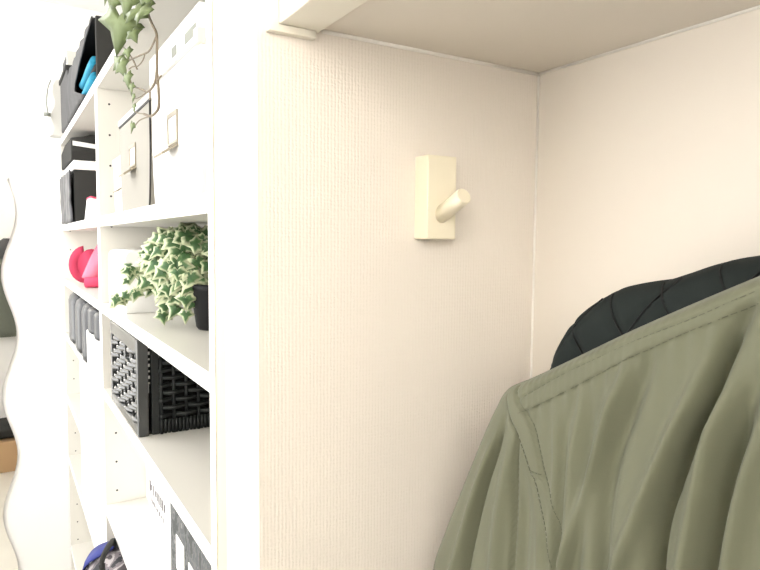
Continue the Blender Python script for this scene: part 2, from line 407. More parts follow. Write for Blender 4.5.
def smooth_path(pts, n=6):
    pts = [Vector(q) for q in pts]; out = []
    for i in range(len(pts)-1):
        a, b, c, d = pts[max(i-1, 0)], pts[i], pts[i+1], pts[min(i+2, len(pts)-1)]
        for k in range(n):
            t = k/n; out.append(.5*((2*b)+(c-a)*t+(2*a-5*b+4*c-d)*t*t+(3*b-a-3*c+d)*t**3))
    return out+[pts[-1]]

# potted variegated ivy on the third shelf
pc = Vector((.297, .99, Cc))
t = thing('potted_ivy', 'bushy variegated ivy in a black pot on the shelf above the basket', 'plant', pc)
p = MB(); rings = []
for z, r in ((0, .034), (.004, .037), (.062, .045), (.064, .047), (.072, .047), (.072, .043), (.06, .041)):
    rings.append([(pc.x+r*math.cos(a*PI/16), pc.y+r*math.sin(a*PI/16), pc.z+z) for a in range(32)])
p.loft(rings).build('pot', M['pot'], t, smooth=True)
MB().loft([[(pc.x+r*math.cos(a*PI/12), pc.y+r*math.sin(a*PI/12), pc.z+z) for a in range(24)] for z, r in ((.055, .041), (.064, .038), (.066, .01))]).build('soil', M['soil'], t, smooth=True)
lv, st = MB(), MB()
crown = at(190, 264, 1, 1.05)
cam_dir = Vector((-.27, -.95, .12))
def ivy_leaf(c, size, n=None, d=None):
    c = Vector(c)
    out = (c-crown)
    if n is None:
        n = (out.normalized()*.5+Vector((random.uniform(-.6, .3), -.8+random.uniform(-.4, .4), random.uniform(0, .8)))).normalized()
    if d is None:
        d = Vector((out.x*8+random.uniform(-.6, .6), random.uniform(-.4, .2), -.55+random.uniform(-.5, .5)+out.z*5))
    leaf(lv, c-Vector(d).normalized()*size*.4, d, n, size, .22, random.uniform(.85, 1.1))
# crown leaves: distributed through a lopsided ball reaching the shelf above
tips = []
for i in range(330):
    for _ in range(50):
        q = Vector((random.uniform(-1, 1), random.uniform(-1, 1), random.uniform(-1, 1)))
        if .55 < q.length < 1: break
    c = crown+Vector((q.x*.066, q.y*.080, q.z*.062+.002))
    if c.z > B-TH-.012: c.z = B-TH-.012-random.random()*.01
    if c.z < Cc+.025 or (c-Vector((pc.x, pc.y, c.z))).length < .055 and c.z < Cc+.075: continue
    if c.x > .45: continue
    if c.y > 1.235: c.y = 1.235
    ivy_leaf(c, random.uniform(.024, .040)); tips.append(c)
for c in tips[::5]:
    st.tube(smooth_path([pc+Vector((random.uniform(-.02, .02), random.uniform(-.02, .02), .06)), (pc+c)/2+Vector((0, 0, .05)), c]), .0008, 5)
# trailing runners on the left, placed where the photo shows them
for path, yy in (([(178, 262), (166, 268), (156, 276), (144, 284), (128, 268)], 1.10), ([(176, 288), (160, 286), (148, 282), (136, 292)], 1.08), ([(172, 290), (152, 288), (140, 288), (124, 296), (116, 300)], 1.12),
                 ([(178, 280), (168, 292), (164, 304), (161, 316)], 1.06), ([(176, 256), (164, 256), (152, 256), (143, 255)], 1.12), ([(190, 286), (186, 300), (184, 312)], .985), ([(182, 284), (176, 300), (174, 308)], 1.03), ([(172, 270), (158, 270), (144, 276), (133, 274)], 1.1)):
    pts = [at(a, b, 1, yy) for a, b in path]; sp = smooth_path([crown+Vector((0, -.03, -.03))]+pts); st.tube(sp, .0009, 5)
    for k, q in enumerate(pts):
        ivy_leaf(q+Vector((random.uniform(-.004, .004), -.004, random.uniform(-.004, .004))), random.uniform(.022, .030))
        if k > 0 and k % 2: ivy_leaf(q+Vector((random.uniform(-.012, .012), .0, random.uniform(-.010, .010))), random.uniform(.014, .021))
for (a, b, s, dx, dz) in ((116, 300, .020, -.3, -1), (128, 271, .019, -1, -.3), (126, 281, .014, -.6, -.6), (143, 254, .017, .3, 1), (150, 276, .016, .2, -1), (162, 312, .018, -.1, -1), (184, 229, .020, 1, .35), (162, 233, .018, -.6, .6)):
    q = at(a, b, 1, 1.08)
    ivy_leaf(q, s, Vector((-.3, -1, .25)), Vector((dx, -.1, dz)))
leaf_build(lv, 'foliage', M['leaf_v'], t); st.build('stems', M['stem_g'], t, smooth=True)

# trailing ivy hanging from a pot on the top board
hp = Vector((.26, .80, A))
t = thing('hanging_ivy', 'green ivy trailing down from the top board in front of the boxes', 'plant', hp)
rings = []
for z, r in ((0, .045), (.004, .048), (.10, .062), (.104, .062), (.104, .057), (.09, .055)):
    rings.append([(hp.x+r*math.cos(a*PI/16), hp.y+r*math.sin(a*PI/16), hp.z+z) for a in range(32)])
MB().loft(rings).build('pot', M['ceramic'], t, smooth=True)
MB().loft([[(hp.x+r*math.cos(a*PI/12), hp.y+r*math.sin(a*PI/12), hp.z+z) for a in range(24)] for z, r in ((.088, .0555), (.095, .05), (.096, .01))]).build('soil', M['soil'], t, smooth=True)
XV = .172
V = lambda a, b, dx=0: at(a, b, 0, XV+dx)
st, lv = MB(), MB()
start = [hp+Vector((-.02, .01, .09)), hp+Vector((-.075, .03, .11))]
for path, r in (([(147, -14), (147, 0), (148, 13), (152, 24), (156.5, 34), (157, 52), (157, 70), (158.5, 88), (159, 104), (157, 111), (151, 116), (144, 114)], .0013),
                ([(157, 66), (155.5, 80), (152, 88), (147, 92), (143, 90), (133, 86), (130, 80)], .0011),
                ([(156.5, 36), (152, 46), (148, 52), (141, 55), (133, 58.5), (126, 61.5), (118, 61)], .0009),
                ([(145, 53), (143, 60), (138, 66), (133, 66.5), (129, 69)], .0007),
                ([(122, 46), (128, 53), (133, 60), (137, 69)], .0010), ([(147, 92), (140, 97), (134, 99), (131, 99)], .0005),
                ([(150, 92), (150, 100)], .0008), ([(144, 114), (138, 113), (133, 110)], .0006), ([(151, 116), (140, 120), (134, 127)], .0006),
                ([(146, -6), (141, 5), (136, 12), (128, 20), (120, 26)], .0010), ([(143, -14), (132, -4), (122, 2)], .0009), ([(161, 76), (158, 80), (157, 84)], .0010)):
    q = [V(*c) for c in path]
    if path[0][1] < -5: q = start+q
    st.tube(smooth_path(q), r*1.35, 6)
for (a, b, s, dx, dz, nx, ny) in ((119, 21, .066, -.25, -1, -.55, -.8), (137, 10, .036, .9, -.5, -.4, -.9), (142, 11, .032, 1, -.1, -.3, -.9), (127, -3, .040, -.3, -.8, -.5, -.8), (113, -1, .030, -.5, -.9, -.4, -.9),
                             (105, -6, .024, -.2, -1, -.9, -.5), (121, 65, .030, .55, -1, -.8, -.5), (118, 62, .026, -.5, .4, -.8, -.5), (127, 77, .024, .15, -1, -.9, -.4),
                             (131, 86, .017, -.1, -1, -.9, -.4), (127, 51, .018, .2, -1, -.7, -.6), (133, 96, .013, -.3, -1, -.9, -.3), (134, 106, .012, 0, -1, -.9, -.3), (132, 125, .016, -.4, -1, -.8, -.4), (133, 33, .022, .6, -1, -.6, -.7),
                             (146, 1, .022, .4, .9, -.5, -.8), (152, -14, .03, .6, -.6, -.5, -.8), (138, -12, .04, -.3, .6, -.5, -.8)):
    d = Vector((dx*.35, -dx*.9, dz)); q = V(a, b, -.004-random.random()*.01)
    leaf(lv, q-d.normalized()*s*.35, d, Vector((nx, ny*.7, .25)), s, .12)
leaf_build(lv, 'foliage', M['leaf_g'], t); st.build('stems', M['stem'], t, smooth=True)

# ------------------------------------------------------------------ boxes on the fifth shelf of the near unit
t = thing('storage_box', 'white box with small printed marks beside the centre panel, low shelf', 'box', (.35, 1.34, E_))
MB().box((.272, 1.20, E_), (.46, 1.502, -.37)).build('box_body', M['box_white'], t, bevel=.0015)
p = MB()
for row, (ya, yb, z, h) in enumerate(((1.455, 1.30, -.553, .024), (1.445, 1.31, -.583, .011))):
    y = ya
    while y > yb:
        w = random.uniform(.006, .014); g = random.uniform(.5, 1)
        p.box((.2712, y-w, z-h*g/2), (.2722, y, z+h*g/2)); y -= w+random.uniform(.006, .012)
    p.build('printed_line', M['ink'], t); p = MB()
q = at(174, 545, 2, E_)
t = thing('file_box', 'grey patterned file box with two white labels on the low shelf', 'box', (.3, .80, E_))
MB().box((.205, .722, E_), (.45, .945, -.372)).build('box_body', [M['print']], t, bevel=.002)
MB().box((.2035, .716, E_), (.45, .7215, -.372)).build('spine', M['box_edge'], t, bevel=.001)
for ya, yb, z0, z1 in ((.86, .905, -.475, -.425), (.775, .835, -.49, -.435), (.76, .92, -.53, -.505)):
    MB().box((.2038, ya, z0), (.2052, yb, z1)).build('label_card', M['card'], t)
p = MB()
p.prism([(.795, -.475), (.812, -.475), (.812, -.468), (.803, -.468), (.803, -.452), (.795, -.452)], 0, .2032, .204)
p.build('printed_mark', M['ink'], t)
t = tag(MB().box((.215, .664, E_), (.45, .708, -.40)).build('file_box', M['box_white'], bevel=.002), 'slim white file box against the right side panel, low shelf', 'box')
t = tag(MB().box((.268, .96, E_), (.45, 1.18, -.375)).build('storage_box', M['box_white'], bevel=.002), 'plain white box between the printed box and the grey file box', 'box')

# ------------------------------------------------------------------ things on top of the units
t = thing('fabric_bin', 'black fabric bin with an open side, topmost beside the hanging ivy', 'storage bin', (.3, 1.8, A))
y0, y1, zt = 1.52, 2.08, .486
MB().box((XS+.002, y0, A), (.46, y0+.012, zt)).build('end_panel', M['fab_black'], t, bevel=.003)
MB().box((.45, y0+.012, A), (.46, y1, zt)).box((.20, y1-.01, A), (.45, y1, zt)).box((.20, y0+.012, A), (.45, y1-.01, A+.006)).box((XS-.004, y0+.012, zt-.006), (.45, y1-.01, zt-.002)).build('inner_panels', M['fab_black'], t, bevel=.002)
p = MB(); NN = 60
def rib(y, z): return .004*abs(math.sin((y-1.5)*PI/.095))+.002*noise.noise(Vector((y*20, z*20, 1)))
vs = []; fs = []
for i in range(NN+1):
    f = i/NN
    for j in range(13):
        g = j/12; z = A+.001+(zt-A-.002)*g
        # near edge of the flap sags open like a wedge
        ye = 1.70 + (.19*(g/.33) if g < .33 else .19*(1-(g-.33)/.67)) - (.17*((g-.33)/.67) if g > .33 else 0)
        y = ye+(2.115-ye)*f
        x = XS-.002-rib(y, z)-.006*math.sin(PI*g)
        vs.append((x, y, z))
for i in range(NN):
    for j in range(12): a = i*13+j; fs.append((a, a+1, a+14, a+13))
p.add(vs, fs); o = p.build('front_flap', M['fab_grey'], t, smooth=True); sd = o.modifiers.new('s', 'SOLIDIFY'); sd.thickness = .003; sd.offset = 1
t = thing('rolled_cloth', 'turquoise rolled cloth inside the open black fabric bin', 'cloth', (.23, 1.62, A+.006))
p = MB()
for zc, rr in ((A+.022, .0115), (A+.058, .0105)):
    p.tube([(.194+.003*k/6, 1.59+.27*k/6, zc+.002*math.sin(k)) for k in range(7)], rr, 14)
p.build('cloth_roll', M['turq'], t, smooth=True)
MB().tube([(.196, 1.57, A+.040), (.200, 1.80, A+.040)], .0075, 8).build('strap', M['fab_black'], t, smooth=True)
# dark cube bin at the far end
t = thing('fabric_bin', 'dark grey fabric bin under a cream carton at the far end of the top', 'storage bin', (.3, 2.25, A))
MB().prism(rounded_face(2.125, 2.36, A, .513, .01), 0, XS-.006, .45).build('bin_body', M['fab_grey'], t, bevel=.004)
MB().box((XS-.010, 2.122, .505), (.452, 2.363, .519)).build('rim', M['fab_black'], t, bevel=.002)
t = thing('carton', 'small cream carton with a dark print on the far fabric bin', 'box', (.3, 2.25, .519))
MB().box((XS-.004, 2.13, .519), (.40, 2.40-.04, .562)).build('carton_body', M['bag_white'], t, bevel=.001)
MB().box((XS-.0048, 2.14, .528), (XS-.0038, 2.27, .551)).build('printed_panel', M['fab_grey'], t)
# white bag at the very end
t = thing('paper_bag', 'white bag with a grey cord at the far end of the top board', 'bag', (.25, 2.43, A))
rings = []
for k in range(9):
    f = k/8; z = A+.19*f; w = .030*(1-.15*f); xf = XS-.034+.012*f+.006*math.sin(k*1.7)
    rings.append([(xf, 2.44-w, z), (xf-.006, 2.44, z), (xf, 2.44+w, z), (.40, 2.44+w, z), (.40, 2.44-w, z)])
MB().loft(rings).build('bag_body', M['bag_white'], t, bevel=.004)
MB().tube(smooth_path([(.156, 2.405, .53), (.146, 2.40, .50), (.141, 2.40, .455), (.144, 2.40, .42)]), .0022, 6).box((.132, 2.396, .408), (.152, 2.404, .42)).build('cord', M['slot'], t, smooth=True)

# ------------------------------------------------------------------ far unit, second shelf
yb = 2.10
def zat(px, py, y=yb): return at(px, py, 1, y).z
t = thing('fabric_bin', 'black and grey fabric bin on the second shelf of the far unit', 'storage bin', (.3, 2.28, B))
MB().box((XS+.004, yb, B), (.45, yb+.01, .2075)).build('end_panel', M['fab_black'], t, bevel=.003)
p = MB(); vs = []; fs = []
for i in range(31):
    for j in range(13):
        y = yb-.004+.36*i/30; z = B+.001+(.205-B)*j/12
        vs.append((XS-.003-.006*abs(math.sin(i*.42+j*.12))-.004*noise.noise(Vector((i*.3, j*.3, 0))), y, z))
for i in range(30):
    for j in range(12): a = i*13+j; fs.append((a, a+1, a+14, a+13))
p.add(vs, fs); o = p.build('front_panel', M['leather'], t, smooth=True); sd = o.modifiers.new('s', 'SOLIDIFY'); sd.thickness = .004; sd.offset = 1
MB().box((XS+.006, yb+.01, B), (.45, 2.45, .203)).build('bin_body', M['fab_black'], t, bevel=.003)
t = tag(MB().box((XS+.004, yb-.002, .208), (.44, 2.45, .236)).build('flat_carton', M['box_white'], bevel=.003), 'flat white carton between two black things, far unit', 'box')
t = thing('shoe_bag', 'black bag with a white stripe on the flat white carton', 'bag', (.3, 2.28, .236))
rings = []
for k in range(15):
    x = XS-.002+(.44-XS)*k/14; top = .311-.006*math.sin(k*1.3)-.010*(k == 0)
    rings.append([(x, yb-.002, .2365), (x, yb-.008, .262), (x, yb-.006, .288), (x, yb+.002, top), (x, 2.30, top+.002), (x, 2.44, .29), (x, 2.44, .2365)])
MB().loft(rings).build('bag_body', M['fab_black'], t, smooth=False, bevel=.003)
MB().add
p = MB(); vs = []
for k in range(13):
    x = XS+.003+(.40-XS)*k/12; z = .283-.09*(x-XS)
    vs += [(x, yb-.0088, z-.0045), (x, yb-.0088, z+.0085), (x, yb-.0060, z+.0085), (x, yb-.0060, z-.0045)]
p.loft([vs[i:i+4] for i in range(0, len(vs), 4)]).build('stripe', M['card'], t)
t = thing('storage_box', 'small white box with a pink edge before the black fabric bin', 'box', (.25, 1.98, B))
zz = .118
MB().prism([(XS+.026, B), (.36, B), (.36, zz-.035), (XS+.034, zz)], 1, 1.96, 2.06).build('box_body', M['box_white'], t, bevel=.002)
MB().prism([(XS+.033, zz), (XS+.034, zz+.004), (.36, zz-.031), (.36, zz-.035)], 1, 1.955, 2.06).build('edging', M['pink'], t)

# pink cap and cloth on the third shelf of the far unit
cc = at(82, 270, 0, .24)
cc = Vector((.235, 2.02, Cc))
t = thing('cap', 'pink peaked cap lying on its side on the far third shelf', 'cap', (.23, 2.22, Cc))
p = MB(); rings = []; c0 = Vector((.228, 2.20, Cc+.060))
for k in range(13):     # brim: a dished crescent standing on edge
    a = -1.45+2.9*k/12; ro, ri = .060, .016
    d = .02*math.cos(a)
    rings.append([c0+Vector((-ro*.85*math.cos(a), -d, ro*math.sin(a))), c0+Vector((-ri*math.cos(a), .0, ri*math.sin(a))),
                  c0+Vector((-ri*math.cos(a), .004, ri*math.sin(a))), c0+Vector((-ro*.85*math.cos(a), .005-d, ro*math.sin(a)))])
p.loft(rings).build('brim', M['pink'], t, smooth=True)
p = MB(); rings = []
for k in range(9):
    f = k/8; r = .050*math.cos(f*PI/2*.95)
    rings.append([(.245+r*.85*math.cos(a*PI/10), 2.195+.085*f, Cc+.057+r*1.05*math.sin(a*PI/10)) for a in range(20)])
p.loft(rings).build('crown', M['pink'], t, smooth=True)
t = thing('cloth', 'pale pink folded cloth leaning against the pink cap', 'cloth', (.27, 1.93, Cc))
vs = []; fs = []; n = 16
def pc_(f, g):
    # a draped sheet: narrow at the top, wide at the shelf
    zz = Cc+.028+.120*(1-g); xx = .198+.12*f+(.050*(1-g))*(1-f*.5); yy = 1.99-.02*math.sin(PI*f)+.006*math.sin(f*14+g*3)
    return (xx, yy, zz)
for i in range(n+1):
    for j in range(n+1): vs.append(pc_(i/n, j/n))
for i in range(n):
    for j in range(n): a = i*(n+1)+j; fs.append((a, a+1, a+n+2, a+n+1))
p = MB(); p.add(vs, fs); o = p.build('drape', M['pink_light'], t, smooth=True); o.modifiers.new('s', 'SOLIDIFY').thickness = .006
MB().tube(smooth_path([(.204, 1.98, Cc+.016), (.24, 1.965, Cc+.017), (.28, 1.97, Cc+.016), (.33, 1.98, Cc+.016)]), .0155, 12, flat=1).build('rolled_hem', M['pink'], t, smooth=True)

# black leather pouches on the fourth shelf, white box beneath the near ones
wb = tag(MB().box((XS-.002, 1.545, D), (.44, 1.80, -.237)).build('storage_box', M['box_white'], bevel=.003), 'white box under the nearest black pouches, far unit', 'box')
names = ['black leather pouch nearest the centre panel', 'second black leather pouch, counted from the centre panel', 'middle black leather pouch, hanging lowest beside the white box', 'fourth black leather pouch, next to the farthest one', 'farthest black leather pouch by the end panel']
spots = [(1.56, 1.665, -.236), (1.675, 1.795, -.236), (1.81, 1.95, -.331), (1.965, 2.14, -.331), (2.155, 2.36, -.331)]
for nm, (ya, yb_, zb_) in zip(names, spots):
    t = thing('leather_pouch', nm, 'pouch', (.28, (ya+yb_)/2, zb_), 'black leather pouches on the far fourth shelf')
    rings = []; zt_ = -.170; ym = (ya+yb_)/2; hw = (yb_-ya)/2
    for k in range(11):
        f = k/10; z = zb_+(zt_-zb_)*f
        b_ = 1-.35*max(0, (f-.8)/.2)**2
        xf = XS-.004+.022*max(0, (f-.80)/.20)**2.2
        ring = []
        for q in range(18):
            a = 2*PI*q/18; cx, sx = math.cos(a), math.sin(a)
            ex = .42
            ring.append((xf+.12-.12*math.copysign(abs(cx)**ex, cx), ym+hw*.98*b_*math.copysign(abs(sx)**ex, sx), z))
        rings.append(ring)
    MB().loft(rings).build('pouch_body', M['leather'], t, smooth=True)
for (ya, yb_, za, zb_, x, lb) in ((1.545, 2.04, -.56, -.362, .188, 'tall white box on the fifth far shelf beside the centre panel'), (1.545, 2.08, -.785, -.592, .190, 'white box on the sixth far shelf with a faint blue mark')):
    t = thing('storage_box', lb, 'box', (.3, ya+.1, za)); MB().box((x, ya, za), (.45, yb_, zb_)).build('box_body', M['box_white'], t, bevel=.002)
    if 'blue' in lb: MB().box((x-.001, 1.555, za+.09), (x+.0005, 1.562, za+.15)).build('printed_marks', mat('pale violet ink', (.55, .55, .75)), t)

# ------------------------------------------------------------------ patterned bag low down
def blob(center, rad, seed, amp=.18, nu=28, nv=18, squash=2.6):
    p = MB(); rings = []
    for j in range(1, nv):
        th = PI*j/nv; ring = []
        for i in range(nu):
            ph = 2*PI*i/nu
            d = Vector((math.sin(th)*math.cos(ph), math.sin(th)*math.sin(ph), math.cos(th)))
            e = [math.copysign(abs(c)**(2/squash), c) for c in d]
            k = 1+amp*noise.noise(d*2.3+Vector((seed, 0, 0)))+amp*.4*noise.noise(d*6+Vector((0, seed, 0)))
            ring.append((center[0]+e[0]*rad[0]*k, center[1]+e[1]*rad[1]*k, center[2]+e[2]*rad[2]*k))
        rings.append(ring)
    p.loft(rings); return p
bc = at(104, 575, 0, .17)
zsh = -.93
by = 1.34
t = thing('backpack', 'grey patterned backpack with blue flap and dark strap on the lowest visible shelf', 'bag', (.24, by, zsh))
blob((.240, 1.375, -.785), (.130, .118, .132), 3.1, .12).build('bag_body', M['camo'], t, smooth=True)
p = MB(); rings = []
fl = smooth_path([at(80, 566, 1, 1.43), at(86, 556, 1, 1.43), at(94, 549, 1, 1.42), at(104, 545, 1, 1.41), at(112, 541, 1, 1.41)], 4)
for k, c0 in enumerate(fl):
    h = .005+.005*math.sin(PI*min(1, k/len(fl)*1.2))
    rings.append([c0+Vector((-.004, -.03, -h)), c0+Vector((0, -.03, 0)), c0+Vector((.01, .01, .002)), c0+Vector((.01, .01, -.02))])
p.loft(rings).build('flap', M['blue'], t, smooth=True)
MB().tube(smooth_path([at(121, 546, 1, 1.37), at(113, 542, 1, 1.37), at(107, 549, 1, 1.30), at(102, 562, 1, 1.26), at(104, 580, 1, 1.27)]), .008, 10, flat=.6).build('strap', M['fab_black'], t, smooth=True)

# ------------------------------------------------------------------ coats hanging in the alcove
def interp(pts, t):
    """piecewise cubic-ish interpolation of sorted (t, value)"""
    if t <= pts[0][0]: return pts[0][1]
    if t >= pts[-1][0]: return pts[-1][1]
    for i in range(len(pts)-1):
        if pts[i][0] <= t <= pts[i+1][0]:
            a, b = pts[i], pts[i+1]; s = (t-a[0])/(b[0]-a[0])
            m0 = (b[1]-pts[i-1][1])/(b[0]-pts[i-1][0]) if i > 0 else (b[1]-a[1])/(b[0]-a[0])
            m1 = (pts[i+2][1]-a[1])/(pts[i+2][0]-a[0]) if i+2 < len(pts) else (b[1]-a[1])/(b[0]-a[0])
            h = b[0]-a[0]
            return (2*s**3-3*s*s+1)*a[1]+(s**3-2*s*s+s)*h*m0+(-2*s**3+3*s*s)*b[1]+(s**3-s*s)*h*m1
def world(pts, x): return [(at(a, b, 0, x).y, at(a, b, 0, x).z) for a, b in pts]

def coat(root, X0, T, top_px, side_px, yc, zbot, disp, parts, mats, nu=320, nv=340, edge=.045, tedge=.012):
    top = sorted(world(top_px, X0))            # (y, z)
    tip = world(top_px[:1], X0)[0]
    zneck = top[0][1]
    side = sorted([(z, y) for y, z in world(side_px, X0)])
    if side[0][0] > zbot: side = [(zbot, side[0][1]+(side[0][0]-zbot)*.10)]+side
    def half(u): return u if u <= .5 else 1-u
    US = []
    for i in range(nu+1):
        s = i/nu; US.append(.5-.5*math.cos(PI*s)*(.35+.65*abs(math.cos(PI*s))) if False else s-.07*math.sin(2*PI*s)/1.0)
    def surf(u, v):
        h = half(u)
        y0 = tip[0]+(yc-tip[0])*(h*2)
        zt = interp(top, y0) if y0 > top[0][0] else zneck
        z = zt+(zbot-zt)*v
        zl = tip[1]+(zbot-tip[1])*v
        yl = interp(side, zl); yl = yl if v > 0 else tip[0]
        yl = max(yl, tip[0]) if False else yl
        y = yl+(yc-yl)*(h*2)
        if u > .5: y = 2*yc-y
        de = min(1, h*2*abs(yl-yc)/edge); dt = min(1, (zt-z)/tedge)
        g = math.sqrt(max(0, 1-(1-de)**2))*math.sqrt(max(0, 1-(1-dt)**2))
        return y, z, g, zt
    VS = [(j/nv)**1.25 for j in range(nv+1)]
    regions = {}
    grid = [[None]*(nv+1) for _ in range(nu+1)]
    for i, u in enumerate(US):
        for j, v in enumerate(VS):
            y, z, g, zt = surf(u, v)
            gd = min(1, g*1.4)
            grid[i][j] = ((X0-T*g-disp(y, z, zt)*gd, y, z), (X0+T*g*.8, y, z), zt)
    for i in range(nu):
        for j in range(nv):
            c = grid[i][j][0]; key = parts(c[1], c[2], grid[i][j][2], US[i])
            regions.setdefault(key, []).append((i, j))
    for key, cells in regions.items():
        p = MB(); idx = {}
        def vid(i, j, k):
            if (i, j, k) not in idx: idx[(i, j, k)] = len(p.v); p.v.append(grid[i][j][k])
            return idx[(i, j, k)]
        for i, j in cells:
            for k in (0, 1):
                q = [vid(i, j, k), vid(i, j+1, k), vid(i+1, j+1, k), vid(i+1, j, k)]
                p.f.append(q); p.m.append(0)
        nm = key.split('.')[0]
        o = p.build(nm, mats[nm], root, smooth=True)
        bm = bmesh.new(); bm.from_mesh(o.data); bmesh.ops.remove_doubles(bm, verts=bm.verts, dist=1e-5); bm.to_mesh(o.data); bm.free()
    return surf

XG, TG = .328, .022
XGF = XG-TG          # where the front cloth lies
top_px = [(511, 387), (519, 383.5), (530, 379.5), (540, 376), (564.6, 365), (600, 348), (638, 330), (702, 302), (760, 277.6), (800, 262)]
side_px = [(511, 387), (507, 397), (496, 419), (485, 444), (474, 470.6), (463, 498), (452, 526), (439, 566.5)]
W2 = lambda pts: sorted([(z, y) for y, z in world(pts, XGF)])
seamL = W2([(505, 398), (507.5, 408), (513.7, 423.7), (518, 433), (524.5, 453.7), (534, 484), (542, 520), (548.4, 560), (551, 600)])
seamR = W2([(516.5, 386), (519, 401), (530, 419), (537.4, 445), (542.7, 472), (552, 507), (557.5, 540), (561, 600)])
tabz = at(543, 479, 0, XGF).z
row1 = sorted(world([(517, 400), (522.5, 397.4), (560, 375.4), (595, 358.8), (642, 337.9), (684, 322), (734.7, 300), (790, 276)], XGF))
row2 = sorted(world([(520, 413), (526.8, 410.5), (572.5, 387.7), (620, 363), (642, 352.6), (684, 333.7), (726, 316.8), (790, 290)], XGF))
folds = []           # (polyline z->y, amplitude, width, fade)
def fold(pts, amp, wid): folds.append((W2(pts), amp, wid))
fold([(634, 352), (612, 404), (597, 456), (580, 507), (566, 560)], .0052, .0042)
fold([(655, 350), (630, 410), (612, 465), (603, 520), (600, 580)], -.0062, .0052)
fold([(712, 355), (694, 395), (675.6, 436), (654.7, 480.5), (628, 546), (616, 580)], .0075, .0055)
fold([(752, 302), (735, 332), (718, 370), (706, 409), (684.6, 451), (669.6, 490), (659, 525), (654, 580)], -.0140, .0040)
fold([(745, 360), (719, 423), (704, 482), (687, 570)], .0090, .0060)
fold([(757, 385), (737, 450), (722, 500), (708, 575)], -.0100, .0048)
fold([(770, 395), (752, 460), (736, 530), (728, 580)], .0070, .0055)
fold([(585, 385), (575, 430), (570, 470)], .0022, .0035)
fold([(562, 395), (556, 430), (556, 460)], .0018, .0030)
fold([(573, 392), (565, 430), (562, 470)], -.0022, .0030)
fold([(600, 378), (590, 420), (583, 480), (575, 560)], -.0030, .0045)
# sleeve
fold([(505, 408), (497, 440), (482, 486), (470, 537), (463, 575)], -.0075, .0038)
fold([(500, 425), (486, 458), (472, 500), (458, 550), (450, 580)], .0040, .0050)
fold([(505, 400), (508, 410), (513, 423), (518, 433)], -.0045, .0016)
fold([(512, 425), (508, 470), (500, 520), (495, 580)], .0055, .0070)
fold([(524, 470), (524, 510), (520, 580)], -.0040, .0060)
fold([(540, 500), (540, 540), (540, 580)], .0030, .0050)
def green_disp(y, z, zt):
    d = 0
    for pl, amp, wid in folds:
        z0, z1 = pl[0][0], pl[-1][0]
        if z > z1+.02: continue
        yy = interp(pl, z) if z >= z0 else pl[0][1]+(z0-z)*.04
        fade = min(1, max(0, (z1+.01-z)/.05))
        fade = fade*fade*(3-2*fade)
        q = (y-yy)/wid
        if abs(q) < 4: d += 1.15*amp*fade*math.exp(-q*q)
    # sleeve head seam strip
    yl, yr = interp(seamL, z), interp(seamR, z)
    if z < zt-.004:
        s = (y-yr)/(yl-yr+1e-9)
        if z < tabz: st_ = .0009
        else: st_ = .0024
        if -.25 < s < 1.25:
            d += st_*max(0, 1-max(0, abs(s-.5)-.42)/.12)
        d -= .0016*math.exp(-((y-yl)/.0016)**2)+.0012*math.exp(-((y-yr)/.0014)**2)
    # yoke band along the shoulder, puckers under its stitching
    if y < yr:
        r1, r2 = interp(row1, y), interp(row2, y)
        e = r2-z      # how far below the lower stitching
        d += .0011*(1 if e < 0 else max(0, 1-e/.0015))
        if e > 0: d += .0007*math.sin(y*2*PI/.0105)*math.exp(-e/.022)
        d -= .0008*math.exp(-((z-r1)/.0009)**2)+.0006*math.exp(-((z-r2)/.0009)**2)
        if e < 0: d += .0002*math.sin(y*2*PI/.0055)
    d += .0022*noise.noise(Vector((y*16, z*7, 3)))
    return d
t = thing('jacket', 'olive green nylon jacket hanging in front of the black quilted jacket', 'jacket', (XG, .12, -.82))
gp = lambda y, z, zt, u: 'body' if abs(z) > 9 else ('sleeve.L' if (u < .5 and y > (interp(seamL, z) if z < zt-.001 else 9)) else ('sleeve.R' if (u > .5 and 2*YC-y > interp(seamL, z)) else 'body'))
YC = .10
surf = coat(t, XG, TG, top_px, side_px, YC, -.82, green_disp, gp, {'body': M['coat_green'], 'sleeve': M['coat_green']})
# stitching rows, each stitch a short thread lying on the cloth
topw = sorted(world(top_px, XG))
def front_x(y, z):
    zt = interp(topw, y); dt = min(1, (zt-z)/.012); g = math.sqrt(max(0, 1-(1-dt)**2))
    side_y = interp(sorted([(c, b) for b, c in world(side_px, XG)]), z)
    de = min(1, max(0, (side_y-y))/.045); g *= math.sqrt(max(0, 1-(1-de)**2))
    return XG-TG*g-green_disp(y, z, zt)*min(1, g*1.4)
p = MB()
def stitch(pts, step=.0032, length=.0022):
    for k in range(len(pts)-1):
        (y0, z0), (y1, z1) = pts[k], pts[k+1]; L = math.hypot(y1-y0, z1-z0); n = max(1, int(L/step))
        for i in range(n):
            a, b = i/n, (i+length/step)/n
            q = [(front_x(y0+(y1-y0)*c, z0+(z1-z0)*c)-.0002, y0+(y1-y0)*c, z0+(z1-z0)*c) for c in (a, b)]
            p.tube(q, .00024, 4)
ys = [seamR[-1][1]-.004-.008*i for i in range(24)]
for row in (row1, row2): stitch([(y, interp(row, y)) for y in ys if y > .04])
zs = [seamR[-1][0]-.012-.01*i for i in range(22)]
stitch([(interp(seamR, z)-.0018, z) for z in zs]); stitch([(interp(seamL, z)-.003, z) for z in zs[2:]])
stitch([(interp(seamL, tabz+.003), tabz+.003), (interp(seamR, tabz+.003), tabz+.003)], .0025, .0018)
p.build('stitching', M['thread'], t)
